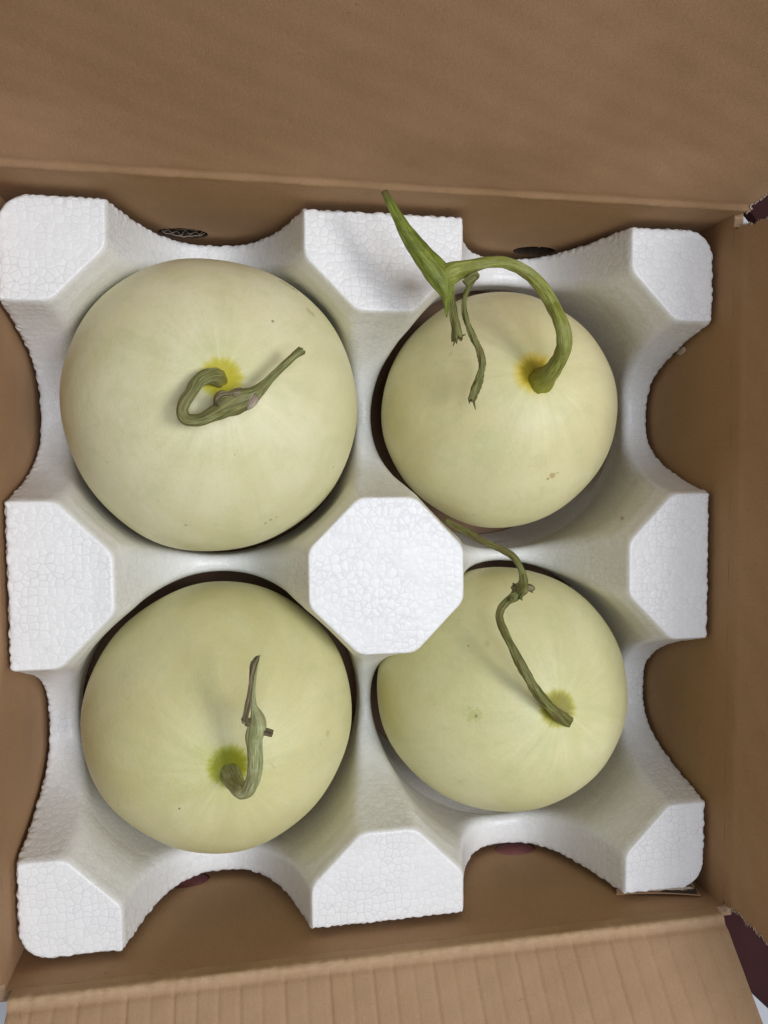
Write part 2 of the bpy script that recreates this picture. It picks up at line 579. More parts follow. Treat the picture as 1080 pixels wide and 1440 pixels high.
def flute_edge(c, u, w_, amp, n_, parent, z1=0.05, arc=None):
    """wavy corrugating medium and liners laid bare along a cut, as thin ribbons"""
    c, u = np.array(c, float), np.array(u, float)
    u /= np.linalg.norm(u)
    zz = np.array([0, 0, 1.0])
    side = np.cross(u, zz)
    vs, fs = [], []

    def ribbon(f, thick, m):
        st = len(vs)
        for i in range(m + 1):
            s = i / m
            p = c + u * (s - 0.5) * w_ + side * f(s)
            for q in ((-thick, 0), (thick, 0), (thick, -0.12), (-thick, -0.12)):
                vs.append(p + side * q[0] + zz * (q[1] + (z1 * math.sin(17 * s) if arc is None else arc[1] * (1 - math.sqrt(max(0, 1 - ((s - 0.5) * w_ / arc[0]) ** 2))))))
        for i in range(m):
            for k in range(4):
                a, b = st + i * 4 + k, st + i * 4 + (k + 1) % 4
                fs.append((a, b, b + 4, a + 4))
    env = lambda s: 1 - 0.55 * abs(2 * s - 1) ** 2
    rr = [random.uniform(0.25, 1.25) for _ in range(n_ + 2)]
    ribbon(lambda s: amp * env(s) * rr[int(s * n_)] * math.sin(2 * math.pi * n_ * s + 0.9 * math.sin(5 * s)), 0.012, 16 * n_)
    ribbon(lambda s: amp * env(s) + 0.02 + 0.03 * math.sin(23 * s) * math.sin(9 * s), 0.012, 30)
    if w_ > 1.5:
        ribbon(lambda s: -amp * env(s) - 0.02 + 0.02 * math.sin(19 * s), 0.008, 30)
    return mesh_obj('corrugated_edge', vs, fs, M_torn, parent)


flute_edge((-8.6, BY + 0.22, ZB + VZ + .35 - 0.75 + .09), (1, 0, 0), 1.95, 0.14, 5, w_back, arc=(1.15, 0.75))
flute_edge((9.2, BY + 0.30, ZB + VZ + .2 + 0.1), (1, 0.1, 0), 0.75, 0.05, 1, w_back, 0.1)  # pale sliver put in for the bright table glimpsed through the vent


def flap(name, o, u, n, length, lean, reach, trim, mat, seed, ripple=0.0, period=0.88, label=None, warp=0.15, torn=(0.0, 0.0), nu=150, nv=60, crush=1.0):
    """sheet folded over the wall top. lean: degrees from upright; trim(v)->(cut at start, cut at end)"""
    r_ = np.random.default_rng(seed)
    o, u, n = (np.array(v, float) for v in (o, u, n))
    zz = np.array([0, 0, 1.0])
    dv = reach / nv
    prof = []
    p = np.array([0.0, 0.0])
    vlist = np.r_[np.linspace(0, 1.2, 14), np.linspace(1.2, reach, nv)[1:]]
    lastv = 0
    L = math.radians(lean)
    for v in vlist:
        f = min(max((v - 0.25) / 0.6, 0), 1)
        a = L * f * f * (3 - 2 * f)
        p = p + (v - lastv) * np.array([math.sin(a), math.cos(a)])
        lastv = v
        bulge = crush * 0.10 * math.exp(-((v - 0.62) / 0.16) ** 2) - crush * 0.05 * math.exp(-((v - 0.95) / 0.14) ** 2)
        prof.append((p[0] - bulge * math.cos(a), p[1] + bulge * math.sin(a), a))
    ph = r_.uniform(0, 6.28, 8)
    jag = [np.cumsum(r_.normal(0, 1, len(vlist))) * 0.06 + r_.normal(0, 0.03, len(vlist)) for _ in range(2)]
    V, UV = [], []
    for iv, v in enumerate(vlist):
        a0, a1 = trim(v)
        a0 += torn[0] * jag[0][iv]
        a1 += torn[1] * jag[1][iv]
        fx, fz, a = prof[iv]
        for iu in range(nu + 1):
            s = a0 + (length - a0 - a1) * iu / nu
            g = min(max((v - 0.8) / 3.0, 0), 1)
            wv = warp * g * (math.sin(s * 0.23 + v * 0.15 + ph[0]) + 0.5 * math.sin(s * 0.55 - v * 0.32 + ph[1]))
            wv += 0.012 * math.sin(s * 2.1 + v * 3.3 + ph[2]) * math.sin(v * 1.7 + ph[3])
            cz = math.exp(-((v - 0.64) / 0.16) ** 2) * crush
            wv += cz * (0.020 * math.sin(s * 7.3 + ph[5]) + 0.018 * math.sin(s * 12.1 + 2 * math.sin(s * 1.9) + ph[6]) + 0.03 * math.sin(s * 1.3 + ph[7]))
            if ripple:
                t = (s / period + 0.03 * math.sin(v * 0.5 + ph[4]) + 0.06 * math.sin(s * 0.8)) % 1.0
                gg = min(max((v - 0.75) / 0.3, 0), 1)
                q_ = int(math.floor(s / period + 0.5 + 0.03 * math.sin(v * 0.5 + ph[4]) + 0.06 * math.sin(s * 0.8)))
                wv += gg * ripple * (0.75 + 0.25 * math.sin(q_ * 2.7 + v * 0.4)) * (abs(2 * t - 1) ** 8)
            V.append(o + u * s + n * (fx + wv * math.cos(a)) + zz * (fz - wv * math.sin(a)))
            UV.append((s, v))
    V = np.array(V)
    nvv = len(vlist)
    G = V.reshape(nvv, nu + 1, 3)
    du = np.gradient(G, axis=1)
    dvv = np.gradient(G, axis=0)
    nn = np.cross(du, dvv)
    nn /= np.linalg.norm(nn, axis=2)[..., None]
    if (nn.mean((0, 1)) @ n) < 0:
        nn = -nn
    V2 = (G + nn * TH).reshape(-1, 3)
    N = len(V)
    fs, mi = [], []
    q = nu + 1
    for i in range(nvv - 1):
        for k in range(nu):
            a, b, c, d = i * q + k, i * q + k + 1, (i + 1) * q + k + 1, (i + 1) * q + k
            fs.append((a, b, c, d))
            mi.append(0)
            fs.append((d + N, c + N, b + N, a + N))
            mi.append(1)
    bd = [(i * q, (i + 1) * q) for i in range(nvv - 1)] + [(i * q + nu, (i + 1) * q + nu) for i in range(nvv - 1)] + \
         [(k, k + 1) for k in range(nu)] + [((nvv - 1) * q + k, (nvv - 1) * q + k + 1) for k in range(nu)]
    for a, b in bd:
        fs.append((a, b, b + N, a + N))
        mi.append(2)
    ob = mesh_obj(name, np.vstack([V, V2]), fs, [mat, M_maroon, M_edge], box, mat_idx=mi, uvs=UV + UV)
    bm = bmesh.new()
    bm.from_mesh(ob.data)
    bmesh.ops.recalc_face_normals(bm, faces=bm.faces)
    for e in bm.edges:
        if len(e.link_faces) == 2 and e.link_faces[0].material_index != e.link_faces[1].material_index:
            e.smooth = False
    bm.to_mesh(ob.data)
    bm.free()
    if label:
        ob['label'] = label
    return ob, G


ZF = ZT + 0.003
fb, Gb = flap('flap', (-BX - .3, BY, ZF), (1, 0, 0), (0, 1, 0), 2 * BX + .45, 14, 17, lambda v: (0.1, 0.03 + 0.02 * v if v < 1.0 else 0.05 - 0.30 * min(v - 1, 3.0)), M_flap, 3, crush=0.45,
              warp=0.20, torn=(0.3, 1.0), label='tall upright brown flap at the back')
ff, Gf = flap('flap', (-BX + .25, -BY, ZF), (1, 0, 0), (0, -1, 0), 2 * BX - .65, 46, 9, lambda v: (0.0, 0.0), M_front, 5,
              ripple=0.115, warp=0.05, nu=420, nv=40, label='front flap leaning outward with corrugation lines')
fl_, Gl = flap('flap', (-BX, -BY + .2, ZF), (0, 1, 0), (-1, 0, 0), 2 * BY - .3, 70, 10, lambda v: (0.05 + 0.25 * v, 0.05 + 0.2 * v), M_flap, 8,
               warp=0.05, torn=(0.4, 0.4), label='flap folded outward on the left')
fr_, Gr = flap('flap', (BX, -BY + .1, ZF), (0, 1, 0), (1, 0, 0), 2 * BY - .5, 12, 14, lambda v: (0.25 - 0.33 * v, 0.05), M_wall, 9, crush=0.06,
               warp=0.08, torn=(1.0, 1.0), label='upright darker flap on the right with torn ends')


def torn_fringe(G, col, parent, seed, i0=2, i1=40):
    """pale shreds of paper along a torn flap end"""
    r_ = np.random.default_rng(seed)
    E_ = G[:, col]
    inn = G[:, col + (3 if col == 0 else -3)]
    vs, fs = [], []
    for i in range(i0, min(i1, len(E_) - 1)):
        d = E_[i] - inn[i]
        d /= np.linalg.norm(d) + 1e-9
        t = E_[i + 1] - E_[i]
        m = 4
        for k in range(m):
            a = E_[i] + t * (k / m)
            b = E_[i] + t * ((k + 1) / m)
            nn = np.cross(t, d)
            nn /= np.linalg.norm(nn) + 1e-9
            ln = r_.uniform(0.02, 0.13)
            st = len(vs)
            off = nn * r_.uniform(-0.05, 0.05)
            vs += [a - d * 0.04 + off, b - d * 0.04 + off, (a + b) / 2 + d * ln + nn * r_.uniform(-.08, .08) + t / m * r_.uniform(-.6, .6), (a + b) / 2 - nn * 0.05]
            fs += [(st, st + 1, st + 2), (st, st + 2, st + 3), (st + 1, st + 3, st + 2), (st, st + 3, st + 1)]
    o = mesh_obj('torn_paper_edge', vs, fs, M_torn, parent, smooth=False)
    return o


torn_fringe(Gb, -1, fb, 1, 4, 40)
torn_fringe(Gr, 0, fr_, 2, 4, 40)
torn_fringe(Gr, -1, fr_, 3, 4, 40)


def slab(name, corners, th, mat, parent, n=10, jag=0.0, seed=0):
    """thin quad panel from four corners with a slight buckle"""
    r_ = np.random.default_rng(seed)
    a, b, c, d = (np.array(x, float) for x in corners)
    vs, fs = [], []
    nr = np.cross(b - a, d - a)
    nr /= np.linalg.norm(nr)
    for s in (0, 1):
        for i in range(n + 1):
            for k in range(n + 1):
                u, v = i / n, k / n
                p = (a * (1 - u) + b * u) * (1 - v) + (d * (1 - u) + c * u) * v
                p = p + nr * (0.12 * math.sin(3 * u + 2 * v) - th * s)
                if jag and k == 0:
                    p = p + (a - d) / np.linalg.norm(a - d) * r_.normal(0, jag) * (1 if s == 0 else 0.5)
                vs.append(p)
    q = n + 1
    N = q * q
    for i in range(n):
        for k in range(n):
            f = (i * q + k, (i + 1) * q + k, (i + 1) * q + k + 1, i * q + k + 1)
            fs += [f, tuple(x + N for x in reversed(f))]
    for i in range(n):
        for a_, b_ in ((i * q, (i + 1) * q), (i * q + n, (i + 1) * q + n), (i, i + 1), (n * q + i, n * q + i + 1)):
            fs.append((a_, b_, b_ + N, a_ + N))
    return mesh_obj(name, vs, fs, mat, parent, smooth=False)


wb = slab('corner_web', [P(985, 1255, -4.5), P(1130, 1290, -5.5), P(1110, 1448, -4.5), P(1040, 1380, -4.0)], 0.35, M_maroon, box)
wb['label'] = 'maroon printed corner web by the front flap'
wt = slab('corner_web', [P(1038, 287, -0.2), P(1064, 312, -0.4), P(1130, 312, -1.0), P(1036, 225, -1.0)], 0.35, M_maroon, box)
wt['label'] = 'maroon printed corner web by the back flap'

# loose inner ply lifted at the front right corner
sl = slab('lifted_ply', [(11.1, -BY + .05, -0.9), (14.9, -BY + .08, 0.0), (15.0, -15.1, -1.2), (11.6, -15.3, -1.9)], 0.06, M_wall, box, 8)
slab('slit_shade_strip', [(11.25, -BY + .17, -1.12), (14.75, -BY + .17, -0.02), (14.75, -BY + .40, -0.06), (11.25, -BY + .34, -1.16)], 0.06, M_flute_shade, box, 6)  # dark strip added as painted shade in the slit under the ply
flute_edge((13.0, -BY + .32, -0.45), (3.9, 0.0, 0.62), 3.4, 0.022, 14, box, 0.015)

# ------------------------------------------------------------------ foam tray (implicit surface -> surface nets)
PITCH, HO, HCH = 14.6, 3.35, 4.55
TX, TY, RC = 15.33, 15.4, 1.4
DEPTH, TBOT = 6.0, -10.35
HOLES = [(-7.2, 7.25), (7.15, 7.2), (-7.15, -7.15), (7.05, -7.0)]


def smax(a, b, k):
    h = np.clip(0.5 + 0.5 * (a - b) / k, 0, 1)
    return b * (1 - h) + a * h + k * h * (1 - h)


def oct_dist(x, y):
    best = None
    for cx in (-PITCH, 0, PITCH):
        for cy in (-PITCH, 0, PITCH):
            ax, ay = np.abs(x - cx), np.abs(y - cy)
            d = smax(smax(ax - HO, ay - HO, 0.25), (ax + ay - HCH) * 0.70711, 0.25)
            best = d if best is None else np.minimum(best, d)
    return best


def top_height(x, y):
    d = np.maximum(oct_dist(x, y), 0)
    half = PITCH / 2 - HO
    t = np.clip(1 - d / half, 0, 1)
    drop = DEPTH * (1 - t ** 2.8)
    return -drop, DEPTH * 2.8 * t ** 1.8 / half


def tray_sdf(x, y, z, hz=None):
    h, g = top_height(x, y) if hz is None else hz
    top = (z - h) / np.sqrt(1 + g * g)
    kr = 0.24 + 0.34 * np.clip((np.maximum(np.abs(x), np.abs(y)) - 9.0) / 3.0, 0, 1)
    f = smax(top, z * 1.0, kr)
    dr = 0.012 * (-z)                            # a little draft on the outer sides
    qx, qy = np.abs(x) - (TX - RC) + dr, np.abs(y) - (TY - RC) + dr
    outer = np.sqrt(np.maximum(qx, 0) ** 2 + np.maximum(qy, 0) ** 2) + np.minimum(np.maximum(qx, qy), 0) - RC
    f = smax(f, outer, 0.22)
    for cx, cy in HOLES:
        r = np.sqrt((x - cx) ** 2 + (y - cy) ** 2)
        near = np.clip(-1.6 * (y - cy) / (r + 0.01), 0, 1) if cx > 0 else 0.0
        rh = 6.78 + np.minimum(0.6 * np.maximum(-7.2 - z, 0), 0.62) * (1 - near) - 0.12 * np.maximum(-6.5 - z, 0) * near - 0.28 * np.clip((z + 3.5) / 3.5, 0, 1)
        f = smax(f, rh - r, np.clip(-z * 0.3, 0.12, 0.5))
    return smax(f, TBOT - z, 0.1)


def surface_nets():
    hstep = 0.08
    xs = np.arange(-15.5, 15.5 + hstep, hstep, dtype=np.float32)
    ys = np.arange(-15.5, 15.5 + hstep, hstep, dtype=np.float32)
    zs = np.arange(-10.6, 0.3 + hstep, hstep, dtype=np.float32)
    X2, Y2 = np.meshgrid(xs, ys, indexing='ij')
    h, g = top_height(X2, Y2)
    F = np.empty((len(xs), len(ys), len(zs)), dtype=np.float32)
    for k, zv in enumerate(zs):
        F[:, :, k] = tray_sdf(X2, Y2, zv, (h, g))
    I = F < 0
    nx, ny, nz = (s - 1 for s in F.shape)
    cnt = np.zeros((nx, ny, nz), dtype=np.int8)
    for a in (0, 1):
        for b in (0, 1):
            for c in (0, 1):
                cnt += I[a:nx + a, b:ny + b, c:nz + c]
    act = (cnt > 0) & (cnt < 8)
    ids = np.full(act.shape, -1, dtype=np.int32)
    ai, aj, ak = np.nonzero(act)
    ids[ai, aj, ak] = np.arange(len(ai))
    acc = np.zeros((len(ai), 3))
    num = np.zeros(len(ai))
    corners = [(a, b, c) for a in (0, 1) for b in (0, 1) for c in (0, 1)]
    val = {c: F[ai + c[0], aj + c[1], ak + c[2]] for c in corners}
    for c0 in corners:
        for ax in range(3):
            if c0[ax]:
                continue
            c1 = tuple(1 if i == ax else c0[i] for i in range(3))
            f0, f1 = val[c0], val[c1]
            m = (f0 < 0) != (f1 < 0)
            t = np.where(m, f0 / np.where(m, f0 - f1, 1), 0)
            p = np.tile(np.array(c0, float), (len(ai), 1))
            p[:, ax] += t
            acc += p * m[:, None]
            num += m
    V = acc / num[:, None] + np.stack([ai, aj, ak], 1)
    V = V * hstep + np.array([xs[0], ys[0], zs[0]])
    Q = []
    for ax in range(3):
        b, c = (ax + 1) % 3, (ax + 2) % 3
        lo = [slice(0, s) for s in act.shape]
        A0 = [slice(1, -1)] * 3
        A1 = [slice(1, -1)] * 3
        A0[ax] = slice(0, F.shape[ax] - 1)
        A1[ax] = slice(1, F.shape[ax])
        m = I[tuple(A0)] != I[tuple(A1)]
        ii = list(np.nonzero(m))
        for q in (b, c):
            ii[q] = ii[q] + 1
        ins = I[tuple(ii)]

        def cell(db, dc):
            jj = list(ii)
            jj[b] = jj[b] - db
            jj[c] = jj[c] - dc
            return ids[tuple(jj)]
        q = np.stack([cell(0, 0), cell(1, 0), cell(1, 1), cell(0, 1)], 1)
        q[~ins] = q[~ins][:, ::-1]
        Q.append(q)
    return V, np.vstack(Q)


def worley(V, size, seed):
    """distances to the nearest two of jittered lattice seeds, and an id"""
    r_ = np.random.default_rng(seed)
    tab = r_.random((64, 64, 64, 3)).astype(np.float32)
    G = V / size
    base = np.floor(G).astype(np.int32)
    fr = G - base
    f1 = np.full(len(V), 9.0)
    f2 = np.full(len(V), 9.0)
    for dx in (-1, 0, 1):
        for dy in (-1, 0, 1):
            for dz in (-1, 0, 1):
                o = np.array([dx, dy, dz])
                cidx = (base + o) & 63
                p = tab[cidx[:, 0], cidx[:, 1], cidx[:, 2]] * 0.9 + 0.05 + o - fr
                d = np.sqrt((p * p).sum(1))
                nf1 = np.minimum(f1, d)
                f2 = np.minimum(f2, np.maximum(f1, d))
                f1 = nf1
    return f1, f2


V, Q = surface_nets()
eps = 0.01
x, y, z = V.T
for it in range(2):
    x, y, z = V.T
    f0 = tray_sdf(x, y, z)
    g = np.stack([tray_sdf(x + eps, y, z) - tray_sdf(x - eps, y, z), tray_sdf(x, y + eps, z) - tray_sdf(x, y - eps, z), tray_sdf(x, y, z + eps) - tray_sdf(x, y, z - eps)], 1) / (2 * eps)
    gl = np.linalg.norm(g, axis=1)
    V = V - g * np.clip(f0 / np.maximum(gl, 0.3) ** 2, -0.06, 0.06)[:, None]
nrm = g / (gl[:, None] + 1e-9)
f1, f2 = worley(V + 40, 0.40, 5)
edge = f2 - f1
# outer rims show every bead as a bump, flat tops and moulded slopes only a shallow relief
x, y, z = V.T
qq = np.maximum(np.abs(x) - TX, np.abs(y) - TY)
rim = np.clip(1 + qq / 0.5, 0, 1)
flatness = np.clip((np.abs(nrm).max(1) - 0.90) / 0.08, 0, 1) * (nrm[:, 2] > 0)
amp = 0.006 + 0.004 * flatness + 0.115 * rim ** 1.5
dome = np.sqrt(np.clip(edge, 0, 0.55) / 0.55)
low = np.sin(x * 1.3 + 2 * np.sin(y * 0.7)) * np.sin(y * 1.1 + z) * 0.02
V = V + nrm * ((dome - 0.8) * amp + low * 0.6)[:, None]
me = bpy.data.meshes.new('foam_tray')
me.vertices.add(len(V))
me.vertices.foreach_set('co', ((V - np.array([0, 0, TBOT])) * S).astype(np.float32).ravel())
me.loops.add(len(Q) * 4)
me.loops.foreach_set('vertex_index', Q.astype(np.int32).ravel())
me.polygons.add(len(Q))
me.polygons.foreach_set('loop_start', np.arange(0, len(Q) * 4, 4, dtype=np.int32))
me.polygons.foreach_set('use_smooth', np.ones(len(Q), dtype=bool))
me.update(calc_edges=True)
at = me.attributes.new('bead', 'FLOAT', 'POINT')
at.data.foreach_set('value', edge.astype(np.float32))
at = me.attributes.new('cut_face', 'FLOAT', 'POINT')
at.data.foreach_set('value', flatness.astype(np.float32))
me.materials.append(M_foam)
tray = bpy.data.objects.new('foam_tray', me)
COL.objects.link(tray)
tray.location = (0, 0, TBOT * S)
tray['label'] = 'white expanded foam tray with raised octagonal blocks cradling four melons'
tray['category'] = 'foam tray'
print('tray verts', len(V))

# ------------------------------------------------------------------ melons
GROUP = 'pale melons in the foam tray'


def melon(label, c, R, stem_px, halo, a, b, spots_px, seed, hr, squash=(1, 1, 1), green=(0.60, 0.62, 0.31)):
    c = np.array(c, float)
    root = empty('melon', (c[0], c[1], c[2] - R), label, 'melon', GROUP)
    p = on(*stem_px, 0, c, R)
    ax = Vector((p - c) / np.linalg.norm(p - c))
    rot = ax.to_track_quat('Z', 'Y')
    Mr = np.array(rot.to_matrix())
    r_ = np.random.default_rng(seed)
    ph = r_.uniform(0, 6.28, 8)
    nu, nv = 112, 72
    vs, fs = [], []
    for i in range(nv + 1):
        th = math.pi * (i / nv) ** 1.15
        for k in range(nu):
            az = 2 * math.pi * k / nu
            d = np.array([math.sin(th) * math.cos(az), math.sin(th) * math.sin(az), math.cos(th)])
            wd = Mr @ d
            rr = R * (1 + 0.006 * math.sin(2 * wd[0] * 2 + ph[0]) + 0.006 * math.sin(3 * wd[1] + ph[1]) + 0.004 * math.sin(5 * wd[0] - 3 * wd[1] + ph[2])
                      + 0.0022 * math.cos(10 * az + ph[3]) * math.sin(th))
            rr -= 0.13 * math.exp(-(th * R / 0.75) ** 2)
            vs.append(c + wd * rr * np.array(squash))
    for i in range(nv):
        for k in range(nu):
            j = (k + 1) % nu
            if i == 0:
                fs.append((k, (i + 1) * nu + k, (i + 1) * nu + j))
            elif i == nv - 1:
                fs.append((i * nu + k, (i + 1) * nu + k, i * nu + j))
            else:
                fs.append((i * nu + k, (i + 1) * nu + k, (i + 1) * nu + j, i * nu + j))
    spots = []
    for (sx, sy, rad, col, stg) in spots_px:
        q = on(sx, sy, 0, c, R) - c
        spots.append((Mr.T @ (q / np.linalg.norm(q)), rad, col, stg))
    mat = rind_mat('melon_rind', R, halo, a, b, spots, hr, green)
    # build in the rotated local frame so that the stem end is local +z
    loc = (np.array(vs) - c) @ Mr
    me = bpy.data.meshes.new('rind')
    me.from_pydata((loc * S).tolist(), [], fs)
    me.validate()
    me.polygons.foreach_set('use_smooth', np.ones(len(me.polygons), dtype=bool))
    me.materials.append(mat)
    o = bpy.data.objects.new('rind', me)
    COL.objects.link(o)
    o.parent = root
    o.rotation_euler = rot.to_euler()
    o.location = (0, 0, R * S)
    return root, c, R


BR_, DK = (0.26, 0.17, 0.06), (0.12, 0.11, 0.05)
CA, CB = (0.76, 0.71, 0.405), (0.835, 0.79, 0.50)
C1, R1 = (-7.25, 7.36, -3.75), 6.46
m1, c1, r1 = melon('largest pale melon with a short hooked stem pointing right', C1, R1, (312, 532), ((0.50, 0.43, 0.000), (0.60, 0.54, 0.03)), CA, CB,
                   [(383, 452, 0.07, DK, .6), (382, 733, 0.10, DK, .55), (402, 400, 0.40, (0.48, 0.38, 0.18), .5), (414, 408, 0.22, BR_, .6), (436, 440, 0.3, BR_, .3), (262, 738, 0.1, DK, .35), (374, 738, 0.08, DK, .5), (390, 729, 0.07, DK, .5), (330, 640, 0.05, DK, .4), (150, 650, 0.05, DK, .4)], 1, (0.78, 0.96))
C2, R2 = (6.42, 7.38, -4.65), 5.72
m2, c2, r2 = melon('smaller pale melon with a tall green arching stem and vine fork', C2, R2, (753, 524), ((0.36, 0.28, 0.008), (0.70, 0.53, 0.02)), (0.755, 0.685, 0.36), (0.825, 0.765, 0.44),
                   [(776, 667, 0.20, (0.50, 0.36, 0.14), .7), (690, 630, 1.3, (0.60, 0.64, 0.33), .22), (676, 615, 0.5, (0.56, 0.62, 0.32), .2), (760, 650, 0.5, (0.66, 0.58, 0.32), .25), (545, 640, 0.6, (0.45, 0.30, 0.12), .45), (560, 668, 0.3, (0.45, 0.30, 0.12), .35), (770, 672, 0.1, BR_, .6), (783, 664, 0.08, BR_, .5)], 2, (0.72, 1.15))
C3, R3 = (-7.17, -6.72, -4.25), 6.10
m3, c3, r3 = melon('pale melon with a thick upright stem bent like a hook', C3, R3, (321, 1078), ((0.26, 0.265, 0.0), (0.46, 0.47, 0.02)), (0.69, 0.635, 0.30), (0.765, 0.715, 0.385),
                   [(252, 1138, 0.06, DK, .8), (460, 1030, 0.2, BR_, .25), (250, 1110, 0.8, (0.55, 0.58, 0.20), .2), (290, 1060, 0.6, (0.55, 0.58, 0.18), .3)], 3, (0.80, 0.98))
C4, R4 = (6.58, -6.30, -4.55), 6.0
m4, c4, r4 = melon('pale greenish melon with a long thin dry vine over the foam ridge', C4, R4, (786, 997), ((0.27, 0.235, 0.0), (0.50, 0.45, 0.0)), (0.715, 0.675, 0.335), (0.79, 0.75, 0.42),
                   [(670, 1008, 0.10, DK, .8), (666, 1006, 0.42, (0.46, 0.50, 0.14), .45), (410, 1090, 0.3, BR_, .2), (685, 905, 0.20, DK, .15), (720, 1090, 0.6, (0.52, 0.55, 0.26), .2), (610, 985, 0.5, (0.52, 0.55, 0.26), .18)], 4, (0.80, 0.98),
                   squash=(1.03, 0.99, 1.0), green=(0.58, 0.62, 0.31))

OL, OL2, DRY = (0.125, 0.125, 0.04), (0.21, 0.205, 0.085), (0.22, 0.15, 0.075)
S1 = stalk_mat('stem_olive', (0.155, 0.16, 0.045), (0.27, 0.275, 0.10), (0.20, 0.14, 0.05), 0.38, (0.3, 1.5, (0.32, 0.30, 0.03)), (0.55, 0.65))
S2 = stalk_mat('stem_green', (0.20, 0.215, 0.03), (0.30, 0.32, 0.07), (0.42, 0.43, 0.18), 0.30, (0.6, 2.6, (0.30, 0.29, 0.015)), (0.42, 0.5), 0.6)
S2b = stalk_mat('vine_green', (0.125, 0.16, 0.014), (0.24, 0.275, 0.045), (0.07, 0.095, 0.012), 0.5, (0.25, 0.9, (0.12, 0.10, 0.03)), (0.35, 0.5), 0.5)
S3 = stalk_mat('stem_grey_green', (0.30, 0.31, 0.12), (0.42, 0.44, 0.22), (0.27, 0.19, 0.075), 0.35, (0.4, 1.6, (0.31, 0.31, 0.02)), (0.5, 0.5), 0.6)
S4 = stalk_mat('stem_dry', (0.115, 0.122, 0.028), (0.245, 0.24, 0.07), (0.20, 0.14, 0.05), 0.55, None, (0.5, 0.7), 0.6)
SD = stalk_mat('dry_brown', (0.11, 0.08, 0.03), (0.34, 0.28, 0.15), (0.045, 0.028, 0.010), 0.65, None, (0.6, 0.8), 0.9)
SS = stalk_mat('pale_scar', (0.46, 0.36, 0.25), (0.68, 0.58, 0.46), (0.20, 0.11, 0.06), 0.6, None, (0.5, 0.6), 0.9)


def stalk(name, parent, data, org, sc, ball, mat, dia=36.0, **kw):
    """data: (zoom x, zoom y, height over the ball cm or ('z', z), zoom width)"""
    pts, rad = [], []
    for (a, b, h, wd) in data:
        px, py = org[0] + a / sc, org[1] + b / sc
        p = P(px, py, h[1]) if isinstance(h, tuple) else on(px, py, h, *ball)
        pts.append(p)
        depth = CAM[2] - p[2]
        rad.append(0.5 * wd / sc * depth / FPX)
    return tube(name, pts, rad, mat, parent, **kw)


# melon 1: hooked stem
b1 = (c1, r1)
o1, k1 = (220, 470), 4.5
st1 = stalk('stem', m1, [(415, 320, -0.8, 90), (395, 285, -0.22, 112), (355, 268, 0.16, 106), (315, 272, 0.42, 95), (265, 300, 0.62, 82), (222, 365, 0.82, 74), (180, 430, 0.95, 70), (163, 490, 1.02, 70), (195, 540, 1.05, 76),
                          (280, 542, 1.1, 78), (370, 500, 1.15, 92), (440, 462, 1.2, 118), (510, 430, 1.22, 138), (575, 405, 1.25, 130), (630, 372, 1.28, 92), (680, 325, 1.3, 60), (740, 260, 1.35, 48),
                          (820, 185, 1.42, 46), (880, 132, 1.5, 48), (918, 104, 1.55, 58)], o1, k1, b1, S1, seed=1, ragged=0.05, rib=0.07)
stalk('node_scar', st1, [(575, 470, 1.35, 30), (592, 440, 1.46, 62), (608, 405, 1.5, 66), (622, 380, 1.46, 30)], o1, k1, b1, SS, seed=3, rib=0.15, ribs=7, rough=0.35)
stalk('node_scar', st1, [(378, 470, 1.25, 22), (385, 425, 1.38, 40), (415, 388, 1.42, 40), (460, 380, 1.42, 34), (500, 372, 1.42, 40), (540, 350, 1.4, 34)], o1, k1, b1, SD, seed=4, rib=0.2, ribs=5, rough=0.4)
stalk('node_scar', st1, [(480, 400, 1.48, 14), (505, 385, 1.54, 26), (530, 365, 1.5, 14)], o1, k1, b1, SS, seed=5, rib=0.2, rough=0.3)

# melon 2: arching stem with vine fork
b2 = (c2, r2)
o2, k2 = (510, 250), 3.273
st2 = stalk('stem', m2, [(790, 965, -1.1, 120), (805, 950, -0.45, 140), (822, 935, -0.05, 124), (842, 915, 0.38, 100), (870, 890, 0.9, 84), (908, 830, 1.6, 75), (928, 755, 2.3, 73), (910, 660, 2.6, 70), (868, 575, ('z', 2.8), 66), (812, 490, ('z', 3.0), 62),
                          (740, 425, ('z', 3.15), 58), (650, 390, ('z', 3.25), 52), (565, 392, ('z', 3.2), 54), (500, 408, ('z', 3.1), 66), (440, 425, ('z', 2.95), 88), (395, 445, ('z', 2.85), 100), (352, 460, ('z', 2.7), 90), (335, 470, ('z', 2.6), 30)], o2, k2, b2, S2, seed=7, rib=0.06, n=8)
stalk('vine_piece', st2, [(100, 62, ('z', 2.8), 34), (122, 105, ('z', 2.85), 42), (160, 175, ('z', 2.9), 58), (205, 255, ('z', 2.95), 80), (262, 335, ('z', 3.0), 104), (318, 405, ('z', 3.0), 130), (362, 462, ('z', 2.95), 130), (385, 525, ('z', 2.9), 84),
                          (386, 580, ('z', 2.8), 36), (386, 638, ('z', 2.7), 8)], o2, k2, b2, S2b, seed=8, rib=0.09, ribs=3, twist=0.05, flat=0.5, ragged=0.08)
stalk('dry_stalk', st2, [(402, 520, ('z', 2.80), 44), (408, 570, ('z', 2.65), 40), (418, 630, ('z', 2.50), 36), (430, 690, ('z', 2.33), 38), (436, 738, ('z', 2.27), 50)], o2, k2, b2, S4, seed=9, rib=0.18, ribs=4, ragged=0.12)
for q, (ex, ey) in enumerate([(415, 775), (432, 765), (455, 752), (474, 722)]):
    stalk('dry_fibre', st2, [(434, 715, ('z', 2.30), 12), ((434 + ex) / 2, (728 + ey) / 2, ('z', 2.26), 10), (ex, ey, ('z', 2.21), 4)], o2, k2, b2, SD, seed=20 + q, segs=8, n=3)
